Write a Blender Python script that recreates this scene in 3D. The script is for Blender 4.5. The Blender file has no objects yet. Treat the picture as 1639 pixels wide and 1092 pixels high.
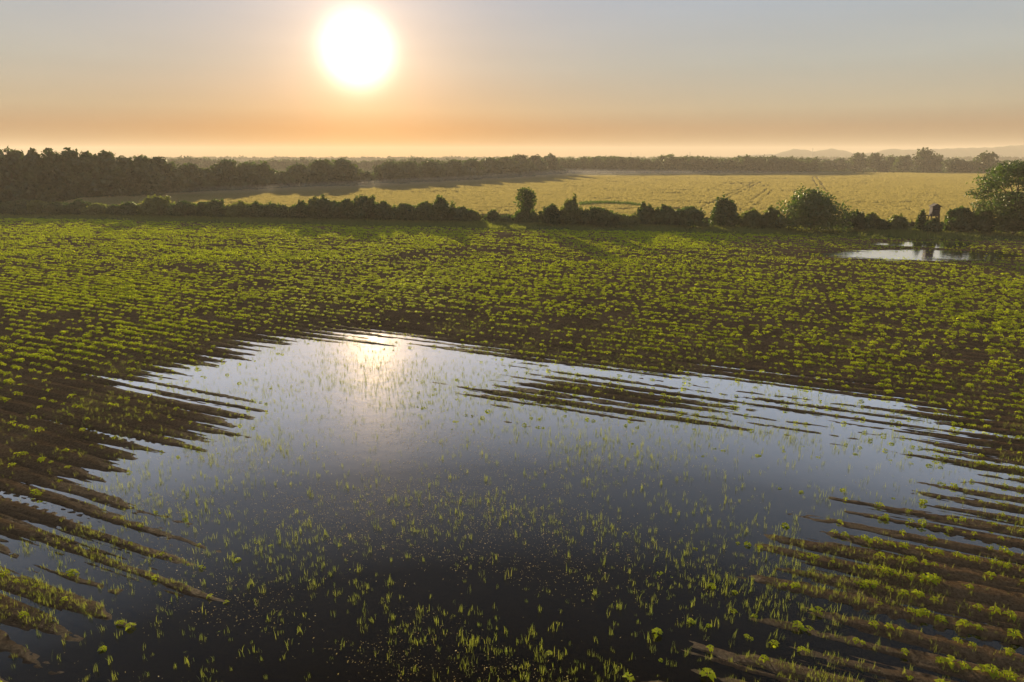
import bpy, math, random
import numpy as np
from mathutils import Vector, Matrix

S = bpy.context.scene
COL = S.collection
R = math.radians

# ------------------------------------------------------------------ camera
CAM_H = 10.0
PITCH = R(15.2)
F = 1093.0                        # focal length in pixels of the 1639 px wide photograph
cam_d = bpy.data.cameras.new('camera')
cam = bpy.data.objects.new('camera', cam_d)
COL.objects.link(cam)
cam.location = (0, 0, CAM_H)
cam.rotation_euler = (R(90) - PITCH, 0, 0)
cam_d.sensor_width = 36.0
cam_d.lens = 36.0 * F / 1639.0
cam_d.clip_start = 0.1
cam_d.clip_end = 30000.0
S.camera = cam

# ------------------------------------------------------------------ sun and sky
SUN_EL, SUN_AZ = R(7.7), R(-11.9)  # azimuth from +Y, negative to the left
sun_dir = Vector((math.sin(SUN_AZ) * math.cos(SUN_EL), math.cos(SUN_AZ) * math.cos(SUN_EL), math.sin(SUN_EL)))
sd_ = bpy.data.lights.new('sun', 'SUN')
sd_.energy = 5.0
sd_.angle = R(0.6)
sd_.color = (1.0, 0.77, 0.46)
so = bpy.data.objects.new('sun', sd_)
COL.objects.link(so)
so.rotation_euler = (-sun_dir).to_track_quat('-Z', 'Y').to_euler()

W = bpy.data.worlds.new('World')
S.world = W
W.use_nodes = True
nt = W.node_tree
N, L = nt.nodes, nt.links
bg = N['Background']


def wn(t, **k):
    n = N.new(t)
    for a, b in k.items():
        setattr(n, a, b)
    return n


def wmath(op, a, b=None, c=None, clamp=False):
    n = wn('ShaderNodeMath', operation=op, use_clamp=clamp)
    for i, v in enumerate((a, b, c)):
        if v is None:
            continue
        if isinstance(v, (int, float)):
            n.inputs[i].default_value = v
        else:
            L.new(v, n.inputs[i])
    return n.outputs[0]


def wscale(col, fac):
    n = wn('ShaderNodeVectorMath', operation='SCALE')
    if isinstance(col, tuple):
        n.inputs[0].default_value = col
    else:
        L.new(col, n.inputs[0])
    if isinstance(fac, (int, float)):
        n.inputs[3].default_value = fac
    else:
        L.new(fac, n.inputs[3])
    return n.outputs[0]


def wadd(a, b):
    n = wn('ShaderNodeVectorMath', operation='ADD')
    L.new(a, n.inputs[0])
    L.new(b, n.inputs[1])
    return n.outputs[0]


tc = wn('ShaderNodeTexCoord')
sep = wn('ShaderNodeSeparateXYZ')
L.new(tc.outputs['Generated'], sep.inputs[0])
dot = wn('ShaderNodeVectorMath', operation='DOT_PRODUCT')
L.new(tc.outputs['Generated'], dot.inputs[0])
dot.inputs[1].default_value = sun_dir
ang = wmath('ARCCOSINE', wmath('MINIMUM', dot.outputs['Value'], 0.999999))
elev = wmath('MAXIMUM', sep.outputs['Z'], 0.0)
sky = wn('ShaderNodeTexSky', sky_type='NISHITA', sun_disc=False)
sky.sun_elevation, sky.sun_rotation = SUN_EL, SUN_AZ
sky.air_density, sky.dust_density, sky.ozone_density = 1.0, 0.6, 1.0
ramp = wn('ShaderNodeValToRGB')
el = ramp.color_ramp.elements
stops = [(0.0, (0.07, 0.02, 0.01)), (0.018, (0.25, 0.15, 0.08)), (0.035, (0.36, 0.23, 0.14)), (0.06, (0.51, 0.44, 0.31)), (0.115, (0.51, 0.53, 0.48)), (0.20, (0.45, 0.53, 0.62)),
         (0.34, (0.46, 0.54, 0.67)), (0.55, (0.30, 0.37, 0.48)), (1.0, (0.16, 0.23, 0.36))]
el[0].position, el[0].color = stops[0][0], stops[0][1] + (1,)
el[1].position, el[1].color = stops[-1][0], stops[-1][1] + (1,)
for p, c in stops[1:-1]:
    e = el.new(p)
    e.color = c + (1,)
L.new(elev, ramp.inputs[0])
base = wadd(wscale(sky.outputs[0], 0.003), wscale(ramp.outputs[0], 0.93))
# aureole round the sun, a wide orange one hugging the horizon and the blinding disc itself
a1 = wmath('EXPONENT', wmath('MULTIPLY', ang, -1 / 0.062))
a2 = wmath('EXPONENT', wmath('MULTIPLY', ang, -1 / 0.20))
low = wmath('EXPONENT', wmath('MULTIPLY', elev, -1 / 0.10))
core = wmath('EXPONENT', wmath('MULTIPLY', wmath('POWER', wmath('MULTIPLY', ang, 1 / 0.036), 2.3), -1.0))
tot = wadd(base, wscale((1.0, 0.72, 0.46), wmath('MULTIPLY', a1, 1.15)))
tot = wadd(tot, wscale((0.55, 0.33, 0.15), wmath('MULTIPLY', a2, 0.50)))
tot = wadd(tot, wscale((0.20, -0.48, -0.60), wmath('MULTIPLY', wmath('MULTIPLY', a2, low), 0.8)))
tot = wadd(tot, wscale((3.0, 2.7, 2.3), core))
# faint uneven veils of high haze
vm = wn('ShaderNodeMapping')
vm.inputs['Scale'].default_value = (2.2, 2.2, 16.0)
L.new(tc.outputs['Generated'], vm.inputs[0])
vn = wn('ShaderNodeTexNoise')
vn.inputs['Scale'].default_value = 1.6
vn.inputs['Detail'].default_value = 4
L.new(vm.outputs[0], vn.inputs['Vector'])
tot = wscale(tot, wmath('MULTIPLY_ADD', vn.outputs['Fac'], 0.14, 0.93))
L.new(tot, bg.inputs['Color'])
bg.inputs['Strength'].default_value = 0.29

S.view_settings.view_transform = 'Standard'
S.view_settings.look = 'None'
S.view_settings.gamma = 1.0
S.view_settings.exposure = 1.6
S.render.engine = 'CYCLES'
S.cycles.use_denoising = True
S.cycles.max_bounces = 6
S.cycles.diffuse_bounces = 2
S.cycles.glossy_bounces = 3
S.cycles.transmission_bounces = 4
S.cycles.volume_bounces = 1
S.cycles.transparent_max_bounces = 8
S.cycles.sample_clamp_indirect = 4.0


# ------------------------------------------------------------------ helpers
GZ = 0.15                         # height of dry ground above the water


def ray(px, py):
    x, y = px - 819.5, 546.0 - py
    return np.array([x, F * math.cos(PITCH) + y * math.sin(PITCH), y * math.cos(PITCH) - F * math.sin(PITCH)])


def at(px, py, z=GZ):
    """The ground point seen at a pixel of the photograph."""
    d = ray(px, py)
    t = (z - CAM_H) / d[2]
    return np.array([d[0] * t, d[1] * t, z])


def size_at(px, pbase, ptop, z=GZ):
    """Ground point, metres per pixel and height of a thing standing there."""
    p = at(px, pbase, z)
    d = ray(px, ptop)
    h = CAM_H + d[2] * p[1] / d[1] - z
    return p, p[1] / ray(px, pbase)[1], h


def hash2(i, j, s=0):
    h = (i.astype(np.int64) * 374761393 + j.astype(np.int64) * 668265263 + s * 982451653) & 0x7fffffff
    h = ((h ^ (h >> 13)) * 1274126177) & 0x7fffffff
    h = h ^ (h >> 16)
    return (h & 0xffff) / 65535.0


def noise(x, y, s=0):
    xi, yi = np.floor(x), np.floor(y)
    fx, fy = x - xi, y - yi
    fx, fy = fx * fx * (3 - 2 * fx), fy * fy * (3 - 2 * fy)
    a, b = hash2(xi, yi, s), hash2(xi + 1, yi, s)
    c, d = hash2(xi, yi + 1, s), hash2(xi + 1, yi + 1, s)
    return (a * (1 - fx) + b * fx) * (1 - fy) + (c * (1 - fx) + d * fx) * fy


def fbm(x, y, s=0):
    return (noise(x, y, s) + 0.5 * noise(2.1 * x, 2.1 * y, s + 1) + 0.25 * noise(4.3 * x, 4.3 * y, s + 2)) / 1.75


def mesh_np(name, verts, quads, mats, tint=None, smooth=False, mat_idx=None):
    me = bpy.data.meshes.new(name)
    verts = np.ascontiguousarray(verts, dtype=np.float32)
    quads = np.ascontiguousarray(quads, dtype=np.int32)
    k = quads.shape[1]
    me.vertices.add(len(verts))
    me.vertices.foreach_set('co', verts.ravel())
    me.loops.add(quads.size)
    me.loops.foreach_set('vertex_index', quads.ravel())
    me.polygons.add(len(quads))
    me.polygons.foreach_set('loop_start', np.arange(0, quads.size, k, dtype=np.int32))
    me.polygons.foreach_set('loop_total', np.full(len(quads), k, dtype=np.int32))
    if smooth:
        me.polygons.foreach_set('use_smooth', np.ones(len(quads), dtype=bool))
    for m in (mats if isinstance(mats, (list, tuple)) else [mats]):
        me.materials.append(m)
    if mat_idx is not None:
        me.polygons.foreach_set('material_index', np.ascontiguousarray(mat_idx, dtype=np.int32))
    if tint is not None:
        at_ = me.attributes.new('tint', 'FLOAT', 'POINT')
        at_.data.foreach_set('value', np.ascontiguousarray(tint, dtype=np.float32))
    me.update(calc_edges=True)
    return me


def link(name, me, parent=None, loc=None):
    o = bpy.data.objects.new(name, me)
    COL.objects.link(o)
    if parent:
        o.parent = parent
    if loc is not None:
        o.location = tuple(float(v) for v in loc)
    return o


def tag(o, label=None, cat=None, group=None, kind=None):
    if label:
        o['label'] = label
    if cat:
        o['category'] = cat
    if group:
        o['group'] = group
    if kind:
        o['kind'] = kind
    return o


def empty(name, loc, label, cat, group=None):
    o = link(name, None, None, loc)
    o.empty_display_size = 0.3
    return tag(o, label, cat, group)


# ------------------------------------------------------------------ materials
def new_mat(name):
    m = bpy.data.materials.new(name)
    m.use_nodes = True
    m.node_tree.nodes.clear()
    return m, m.node_tree.nodes, m.node_tree.links


def leaf_mat(name, dark, light, trans=0.5, trans_col=None, scale=1.2, gloss=0.04):
    m, n, l = new_mat(name)
    out = n.new('ShaderNodeOutputMaterial')
    a = n.new('ShaderNodeAttribute')
    a.attribute_name = 'tint'
    g = n.new('ShaderNodeNewGeometry')
    nz = n.new('ShaderNodeTexNoise')
    nz.inputs['Scale'].default_value = scale
    nz.inputs['Detail'].default_value = 2
    l.new(g.outputs['Position'], nz.inputs['Vector'])
    ad = n.new('ShaderNodeMath')
    ad.operation = 'MULTIPLY_ADD'
    l.new(nz.outputs['Fac'], ad.inputs[0])
    ad.inputs[1].default_value = 0.9
    sb = n.new('ShaderNodeMath')
    sb.operation = 'SUBTRACT'
    l.new(a.outputs['Fac'], sb.inputs[0])
    sb.inputs[1].default_value = 0.45
    l.new(sb.outputs[0], ad.inputs[2])
    cr = n.new('ShaderNodeValToRGB')
    cr.color_ramp.elements[0].color = dark + (1,)
    cr.color_ramp.elements[1].color = light + (1,)
    l.new(ad.outputs[0], cr.inputs[0])
    d = n.new('ShaderNodeBsdfDiffuse')
    l.new(cr.outputs[0], d.inputs[0])
    t = n.new('ShaderNodeBsdfTranslucent')
    mul = n.new('ShaderNodeMix')
    mul.data_type = 'RGBA'
    mul.blend_type = 'MULTIPLY'
    mul.inputs['Factor'].default_value = 1
    l.new(cr.outputs[0], mul.inputs['A'])
    mul.inputs['B'].default_value = (trans_col or (1.3, 1.25, 0.5)) + (1,)
    l.new(mul.outputs['Result'], t.inputs[0])
    mx = n.new('ShaderNodeMixShader')
    mx.inputs[0].default_value = trans
    l.new(d.outputs[0], mx.inputs[1])
    l.new(t.outputs[0], mx.inputs[2])
    gl = n.new('ShaderNodeBsdfGlossy')
    gl.inputs['Roughness'].default_value = 0.45
    gl.inputs['Color'].default_value = (0.9, 0.9, 0.8, 1)
    m2 = n.new('ShaderNodeMixShader')
    m2.inputs[0].default_value = gloss
    l.new(mx.outputs[0], m2.inputs[1])
    l.new(gl.outputs[0], m2.inputs[2])
    l.new(m2.outputs[0], out.inputs[0])
    return m


def plain_mat(name, c0, c1, rough=0.85, scale=6.0, bump=0.2, stretch=(1, 1, 1)):
    m, n, l = new_mat(name)
    out = n.new('ShaderNodeOutputMaterial')
    p = n.new('ShaderNodeBsdfPrincipled')
    tcn = n.new('ShaderNodeTexCoord')
    mp = n.new('ShaderNodeMapping')
    mp.inputs['Scale'].default_value = stretch
    l.new(tcn.outputs['Object'], mp.inputs[0])
    nz = n.new('ShaderNodeTexNoise')
    nz.inputs['Scale'].default_value = scale
    nz.inputs['Detail'].default_value = 5
    l.new(mp.outputs[0], nz.inputs['Vector'])
    cr = n.new('ShaderNodeValToRGB')
    cr.color_ramp.elements[0].position, cr.color_ramp.elements[0].color = 0.3, c0 + (1,)
    cr.color_ramp.elements[1].position, cr.color_ramp.elements[1].color = 0.7, c1 + (1,)
    l.new(nz.outputs['Fac'], cr.inputs[0])
    l.new(cr.outputs[0], p.inputs['Base Color'])
    p.inputs['Roughness'].default_value = rough
    p.inputs['Specular IOR Level'].default_value = 0.1
    b = n.new('ShaderNodeBump')
    b.inputs['Strength'].default_value = bump
    b.inputs['Distance'].default_value = 0.05
    l.new(nz.outputs['Fac'], b.inputs['Height'])
    l.new(b.outputs[0], p.inputs['Normal'])
    l.new(p.outputs[0], out.inputs[0])
    return m


def ground_mat():
    m, n, l = new_mat('field_soil')
    out = n.new('ShaderNodeOutputMaterial')
    g = n.new('ShaderNodeNewGeometry')

    def tex(scale, detail=4, rough=0.6):
        t = n.new('ShaderNodeTexNoise')
        t.inputs['Scale'].default_value = scale
        t.inputs['Detail'].default_value = detail
        t.inputs['Roughness'].default_value = rough
        l.new(g.outputs['Position'], t.inputs['Vector'])
        return t

    def mixc(f, a, b, mode='MIX'):
        x = n.new('ShaderNodeMix')
        x.data_type = 'RGBA'
        x.blend_type = mode
        for key, v in (('Factor', f), ('A', a), ('B', b)):
            if isinstance(v, tuple):
                x.inputs[key].default_value = v + (1,)
            elif isinstance(v, float):
                x.inputs[key].default_value = v
            else:
                l.new(v, x.inputs[key])
        return x.outputs['Result']

    fine, big = tex(12.0, 6, 0.8), tex(0.35, 3)
    cr = n.new('ShaderNodeValToRGB')
    cr.color_ramp.elements[0].position, cr.color_ramp.elements[0].color = 0.32, (0.075, 0.044, 0.024, 1)
    cr.color_ramp.elements[1].position, cr.color_ramp.elements[1].color = 0.70, (0.28, 0.18, 0.095, 1)
    l.new(fine.outputs['Fac'], cr.inputs[0])
    bigr = n.new('ShaderNodeMapRange')
    bigr.inputs[1].default_value, bigr.inputs[2].default_value = 0.3, 0.7
    bigr.inputs[3].default_value, bigr.inputs[4].default_value = 0.75, 1.2
    l.new(big.outputs['Fac'], bigr.inputs[0])
    cb = n.new('ShaderNodeCombineColor')
    for i in range(3):
        l.new(bigr.outputs[0], cb.inputs[i])
    soil = mixc(1.0, cr.outputs[0], cb.outputs[0], 'MULTIPLY')
    # soil within a few centimetres of the water table is wet
    sx = n.new('ShaderNodeSeparateXYZ')
    l.new(g.outputs['Position'], sx.inputs[0])
    wet = n.new('ShaderNodeMapRange')
    wet.inputs[1].default_value, wet.inputs[2].default_value = 0.005, 0.075
    wet.inputs[3].default_value, wet.inputs[4].default_value = 1.0, 0.0
    l.new(sx.outputs['Z'], wet.inputs[0])
    soil = mixc(wet.outputs[0], soil, mixc(1.0, soil, (0.62, 0.58, 0.56), 'MULTIPLY'))
    # grassy and distant ground by mask
    a = n.new('ShaderNodeAttribute')
    a.attribute_name = 'tint'
    gn = tex(0.9, 5)
    gr = n.new('ShaderNodeValToRGB')
    gr.color_ramp.elements[0].position, gr.color_ramp.elements[0].color = 0.35, (0.045, 0.062, 0.018, 1)
    gr.color_ramp.elements[1].position, gr.color_ramp.elements[1].color = 0.68, (0.10, 0.12, 0.04, 1)
    l.new(gn.outputs['Fac'], gr.inputs[0])
    col = mixc(a.outputs['Fac'], soil, gr.outputs[0])
    df = n.new('ShaderNodeBsdfDiffuse')
    df.inputs['Roughness'].default_value = 1.0
    l.new(col, df.inputs[0])
    rr = n.new('ShaderNodeMapRange')
    rr.inputs[3].default_value, rr.inputs[4].default_value = 0.0, 0.012
    l.new(wet.outputs[0], rr.inputs[0])
    clod = tex(6.0, 8, 0.8)
    b = n.new('ShaderNodeBump')
    b.inputs['Strength'].default_value = 1.0
    b.inputs['Distance'].default_value = 0.13
    l.new(clod.outputs['Fac'], b.inputs['Height'])
    l.new(b.outputs[0], df.inputs['Normal'])
    gs = n.new('ShaderNodeBsdfGlossy')
    gs.inputs['Roughness'].default_value = 0.4
    l.new(b.outputs[0], gs.inputs['Normal'])
    ms = n.new('ShaderNodeMixShader')
    l.new(rr.outputs[0], ms.inputs[0])
    l.new(df.outputs[0], ms.inputs[1])
    l.new(gs.outputs[0], ms.inputs[2])
    l.new(ms.outputs[0], out.inputs[0])
    return m


def water_mat():
    m, n, l = new_mat('flood_water')
    out = n.new('ShaderNodeOutputMaterial')
    g = n.new('ShaderNodeNewGeometry')
    bh = None
    for sc, st in ((1.3, 0.010), (7.0, 0.003)):
        t = n.new('ShaderNodeTexNoise')
        t.inputs['Scale'].default_value = sc
        t.inputs['Detail'].default_value = 3
        l.new(g.outputs['Position'], t.inputs['Vector'])
        b = n.new('ShaderNodeBump')
        b.inputs['Strength'].default_value = 1.0
        b.inputs['Distance'].default_value = st
        l.new(t.outputs['Fac'], b.inputs['Height'])
        if bh is not None:
            l.new(bh, b.inputs['Normal'])
        bh = b.outputs[0]
    gl = n.new('ShaderNodeBsdfGlossy')
    gl.inputs['Roughness'].default_value = 0.036
    gl.inputs['Color'].default_value = (1, 1, 1, 1)
    l.new(bh, gl.inputs['Normal'])
    tr = n.new('ShaderNodeBsdfTransparent')
    tr.inputs[0].default_value = (0.13, 0.11, 0.06, 1)
    df = n.new('ShaderNodeBsdfDiffuse')
    df.inputs[0].default_value = (0.005, 0.004, 0.002, 1)
    body = n.new('ShaderNodeMixShader')
    body.inputs[0].default_value = 0.6
    l.new(tr.outputs[0], body.inputs[1])
    l.new(df.outputs[0], body.inputs[2])
    lw = n.new('ShaderNodeLayerWeight')
    lw.inputs[0].default_value = 0.5
    cr = n.new('ShaderNodeValToRGB')
    e = cr.color_ramp.elements
    st = [(0.33, 0.006), (0.45, 0.042), (0.565, 0.22), (0.65, 0.62), (0.72, 0.92), (0.9, 0.97)]
    e[0].position, e[0].color = st[0][0], (st[0][1],) * 3 + (1,)
    e[1].position, e[1].color = st[-1][0], (st[-1][1],) * 3 + (1,)
    for p_, v in st[1:-1]:
        q = e.new(p_)
        q.color = (v, v, v, 1)
    l.new(lw.outputs['Facing'], cr.inputs[0])
    mx = n.new('ShaderNodeMixShader')
    l.new(cr.outputs[0], mx.inputs[0])
    l.new(body.outputs[0], mx.inputs[1])
    g2_ = n.new('ShaderNodeBsdfGlossy')
    g2_.inputs['Roughness'].default_value = 0.33
    g2_.inputs['Color'].default_value = (1, 0.80, 0.52, 1)
    l.new(bh, g2_.inputs['Normal'])
    gm_ = n.new('ShaderNodeMixShader')
    gm_.inputs[0].default_value = 0.007
    l.new(gl.outputs[0], gm_.inputs[1])
    l.new(g2_.outputs[0], gm_.inputs[2])
    l.new(gm_.outputs[0], mx.inputs[2])
    l.new(mx.outputs[0], out.inputs[0])
    return m


M_SOIL = ground_mat()
M_WATER = water_mat()
M_CROP = leaf_mat('sunflower_leaf', (0.18, 0.22, 0.015), (0.52, 0.57, 0.038), 0.65, (1.62, 1.66, 0.32), 3.0, 0.012)
M_GRASS = leaf_mat('wild_grass', (0.08, 0.11, 0.025), (0.19, 0.21, 0.05), 0.5, (1.3, 1.3, 0.45), 1.5)
M_DEBRIS = leaf_mat('straw_debris', (0.18, 0.14, 0.05), (0.42, 0.35, 0.13), 0.4, (1.2, 1.0, 0.5), 4.0, 0.03)
M_GRAIN = leaf_mat('ripening_grain', (0.20, 0.177, 0.082), (0.25, 0.222, 0.105), 0.45, (1.15, 1.1, 0.7), 0.04)
M_WOOD_LEAF = leaf_mat('woodland_leaf', (0.020, 0.036, 0.014), (0.070, 0.100, 0.034), 0.35, (1.2, 1.35, 0.5), 0.25)
M_SHRUB = leaf_mat('shrub_leaf', (0.028, 0.052, 0.014), (0.080, 0.120, 0.032), 0.4, (1.2, 1.35, 0.4), 0.8)
M_PALE = leaf_mat('pale_shrub_leaf', (0.065, 0.095, 0.022), (0.15, 0.18, 0.05), 0.5, (1.4, 1.3, 0.5), 0.8)
M_BARK = plain_mat('bark', (0.05, 0.04, 0.03), (0.12, 0.095, 0.07), 0.9, 5, 0.5, (1, 1, 0.25))
M_BOARD = plain_mat('weathered_board', (0.038, 0.034, 0.037), (0.075, 0.067, 0.072), 0.85, 4, 0.4, (6, 6, 0.6))
M_POST = plain_mat('dark_timber', (0.06, 0.05, 0.04), (0.13, 0.10, 0.08), 0.9, 6, 0.4, (4, 4, 0.5))
M_FELT = plain_mat('roofing_felt', (0.05, 0.045, 0.045), (0.10, 0.09, 0.085), 0.9, 8, 0.3)
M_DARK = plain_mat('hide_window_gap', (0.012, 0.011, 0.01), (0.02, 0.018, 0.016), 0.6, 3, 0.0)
M_STEEL = plain_mat('mast_steel', (0.18, 0.17, 0.16), (0.28, 0.27, 0.26), 0.5, 3, 0.0)
M_HILL = plain_mat('hill_forest', (0.04, 0.06, 0.03), (0.08, 0.10, 0.05), 0.95, 0.02, 0.0)

# ------------------------------------------------------------------ terrain
RA = R(65.8)                      # the crop rows run this far left of straight ahead
EU = np.array([-math.sin(RA), math.cos(RA)])
EV = np.array([math.cos(RA), math.sin(RA)])
ROW = 0.75


def g2(*pts):
    return np.array([at(x, y, 0.0)[:2] for x, y in pts])


POND = g2((490, 541), (560, 541), (640, 547), (740, 570), (830, 585), (950, 603), (1060, 615), (1180, 617), (1300, 630),
          (1400, 650), (1475, 666), (1500, 690), (1480, 712), (1500, 740), (1590, 766), (1600, 785), (1500, 800), (1400, 806), (1300, 845),
          (1290, 880), (1270, 930), (1310, 965), (1330, 1005), (1200, 1040), (1070, 1046), (1040, 1092), (1000, 1300),
          (90, 1300), (25, 1092), (50, 1035), (150, 1000), (215, 955), (150, 912), (50, 872), (60, 864), (160, 886), (265, 893),
          (175, 830), (140, 775), (190, 742), (290, 722), (330, 705), (330, 690), (400, 668), (380, 645), (310, 632), (235, 614), (300, 592), (380, 575), (430, 553))
ISLES = [g2((765, 626), (830, 612), (900, 606), (1000, 614), (1110, 628), (1230, 640), (1320, 652), (1440, 668), (1500, 682), (1480, 696), (1350, 684),
            (1200, 668), (1050, 658), (900, 650), (800, 643))]
PUDDLES = [g2((1290, 408), (1390, 402), (1480, 400), (1600, 402), (1650, 409), (1580, 417), (1430, 415)),
           g2((1385, 391), (1460, 386), (1540, 386), (1560, 392), (1510, 398), (1440, 395))]


def poly_sd(P, x, y):
    """signed distance to polygon P, negative inside"""
    d = np.full(x.shape, 1e9)
    ins = np.zeros(x.shape, bool)
    n = len(P)
    for i in range(n):
        ax, ay = P[i]
        bx, by = P[(i + 1) % n]
        ex, ey = bx - ax, by - ay
        wx, wy = x - ax, y - ay
        t = np.clip((wx * ex + wy * ey) / (ex * ex + ey * ey + 1e-12), 0, 1)
        d = np.minimum(d, (wx - ex * t) ** 2 + (wy - ey * t) ** 2)
        if ay != by:
            c = ((ay > y) != (by > y)) & (x < (bx - ax) * (y - ay) / (by - ay) + ax)
            ins ^= c
    return np.where(ins, -np.sqrt(d), np.sqrt(d))


HP0, HP1 = at(0, 344)[:2], at(1639, 376)[:2]      # the line the hedge stands on
hd = (HP1 - HP0) / np.linalg.norm(HP1 - HP0)
hn = np.array([-hd[1], hd[0]])
CP0, CP1 = at(0, 349)[:2], at(1639, 384)[:2]      # where the sown crop ends
cd_ = (CP1 - CP0) / np.linalg.norm(CP1 - CP0)
cn = np.array([-cd_[1], cd_[0]])


def crop_edge(x, y):
    """metres short of the end of the sown field"""
    return -((x - CP0[0]) * cn[0] + (y - CP0[1]) * cn[1])


def water_sd(x, y):
    s = np.full(x.shape, 60.0)
    near = (y < 60) & (y > -5) & (np.abs(x) < 60)
    if near.any():
        q = poly_sd(POND, x[near], y[near])
        for P in ISLES:
            q = np.maximum(q, -poly_sd(P, x[near], y[near]) * 0.70)
        s[near] = np.minimum(q, 60)
    far = (y >= 50) & (y < 110) & (x > 10) & (x < 110)
    if far.any():
        q = s[far]
        for P in PUDDLES:
            q = np.minimum(q, poly_sd(P, x[far], y[far]))
        s[far] = q
    return s


def terrain(u, v):
    x, y = EU[0] * u + EV[0] * v, EU[1] * u + EV[1] * v
    sd = water_sd(x, y)
    w = sd + 2.6 * (fbm(u * 0.12, v * 1.1, 7) - 0.5)
    w = np.where((w > 0) & (x > 0), w * (1 - 0.45 * np.clip((30 - y) / 6, 0, 1)), w)
    z = np.where(w > 0, 0.17 * (1 - np.exp(-w / 3.8)), -0.16 * (1 - np.exp(w / 4.5)))
    # water only lies where the puddles are; the rest of the low ground stays just above it
    edge = np.clip(crop_edge(x, y) / 2.0, 0, 1)
    k = np.floor(v / ROW + 0.5)
    rowh = (hash2(k, k * 0 + 3, 5) - 0.5) * 0.026 + (noise(u * 0.13, k * 5.7, 15) - 0.5) * 0.055
    vw = v + 0.10 * (noise(u * 0.35, v * 0.6, 17) - 0.5)
    ph = np.cos(vw / ROW * 2 * math.pi)
    ridge = 0.012 * np.sign(ph) * np.abs(ph) ** 0.5
    # narrow hoe grooves and the wheel tracks pressed in beside some rows
    groove = -0.056 * np.clip(1 - (np.abs((vw / ROW) % 1 - 0.5) / 0.13) ** 2, 0, 1) * (0.4 + noise(u * 0.2, k * 3.3, 19))
    for q_, s_ in ((0.24, 81), (0.77, 83)):
        groove = groove - 0.042 * np.clip(1 - (np.abs((vw / ROW) % 1 - q_) / 0.09) ** 2, 0, 1) * np.clip(1.6 * noise(u * 0.16, k * 4.1, s_) - 0.3, 0, 1)
    kt = np.floor(vw / (ROW * 6))
    tr = np.abs(vw - (kt + 0.5) * ROW * 6 + 0.35)
    track = -0.055 * np.clip(1 - (tr / 0.26) ** 4, 0, 1)
    lug = np.where(track < -0.01, 0.020 * np.sign(np.sin(u * 2 * math.pi / 0.42 + 3 * tr)), 0)
    damp = 1 - np.clip((-sd - 1.5) / 4, 0, 0.75)
    amp = edge * damp
    z = z + amp * (ridge + rowh + groove + track + lug)
    nearf = np.clip(1.6 - y / 45, 0.2, 1)
    z = z + 0.045 * (fbm(u * 0.45, v * 1.2, 3) - 0.5) + 0.040 * (fbm(u * 0.9, v * 4.5, 11) - 0.5) * (0.3 + 0.7 * edge)
    z = z + 0.050 * nearf * (fbm(u * 3.2, v * 7.0, 13) - 0.5) * edge
    return x, y, z, sd, edge


def axis(lo, hi, steps):
    """positions from lo to hi with step sizes interpolated from (pos, step), then growing outwards to the horizon"""
    ps, ss = zip(*steps)
    out = [lo]
    while out[-1] < hi:
        out.append(out[-1] + float(np.interp(out[-1], ps, ss)))
    a = out[:]
    st = ss[-1]
    x = a[-1]
    tail = []
    while x < 2900:
        st *= 1.35
        x += st
        tail.append(min(x, 2900))
    st, x, head = ss[0], a[0], []
    while x > -2900:
        st *= 1.4
        x -= st
        head.append(max(x, -2900))
    return np.array(head[::-1] + a + tail)


va = axis(2.0, 106.0, [(2, 0.055), (30, 0.06), (50, 0.09), (80, 0.14), (106, 0.18)])
ua = axis(-34.0, 118.0, [(-34, 0.3), (-14, 0.11), (26, 0.11), (50, 0.3), (118, 0.6)])
VV, UU = np.meshgrid(va, ua, indexing='ij')
gx, gy, gz, gsd, gedge = terrain(UU, VV)
# far ground settles to plain level
nv, nu = VV.shape
idx = np.arange(nv * nu).reshape(nv, nu)
quads = np.stack([idx[:-1, :-1], idx[:-1, 1:], idx[1:, 1:], idx[1:, :-1]], -1).reshape(-1, 4)[:, ::-1]
gmask = np.clip((fbm(gx * 0.15, gy * 0.15, 21) - 0.5) * 1.2 + 1.4 - 1.6 * gedge, 0, 1) * (1 - np.clip(gedge * 1.2 - 0.1, 0, 1))
ground_me = mesh_np('ground', np.stack([gx, gy, gz], -1).reshape(-1, 3), quads, M_SOIL, tint=gmask.ravel(), smooth=True)
ground = tag(link('ground', ground_me), kind='structure')


def ground_z(x, y):
    u = x * EU[0] + y * EU[1]
    v = x * EV[0] + y * EV[1]
    _, _, z, sd, e = terrain(u, v)
    return z, sd, e, u, v


def sheet(name, lo, hi, z, mat):
    (x0, y0), (x1, y1) = lo, hi
    me = mesh_np(name, np.array([(x0, y0, z), (x1, y0, z), (x1, y1, z), (x0, y1, z)]), np.array([(0, 1, 2, 3)]), mat)
    return tag(link(name, me), kind='structure')


pmin, pmax = POND.min(0), POND.max(0)
sheet('pond_water', (pmin[0] - 4, 2.0), (pmax[0] + 4, pmax[1] + 2), 0.0, M_WATER)
PP = np.concatenate(PUDDLES)
sheet('puddle_water', PP.min(0) - 2, PP.max(0) + 2, 0.012, M_WATER)


# ------------------------------------------------------------------ plants built from many leaves
def rot_scatter(proto_v, proto_q, proto_t, pos, rz, sc, tin):
    """place copies of one small plant, joined into arrays"""
    n, k = len(pos), len(proto_v)
    c, s = np.cos(rz)[:, None], np.sin(rz)[:, None]
    vx, vy, vz = proto_v[:, 0][None], proto_v[:, 1][None], proto_v[:, 2][None]
    sc = sc[:, None]
    V = np.stack([(vx * c - vy * s) * sc + pos[:, 0:1], (vx * s + vy * c) * sc + pos[:, 1:2], vz * sc + pos[:, 2:3]], -1)
    Q = proto_q[None] + (np.arange(n) * k)[:, None, None]
    T = proto_t[None] + tin[:, None]
    return V.reshape(-1, 3), Q.reshape(-1, 4), T.ravel()


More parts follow.
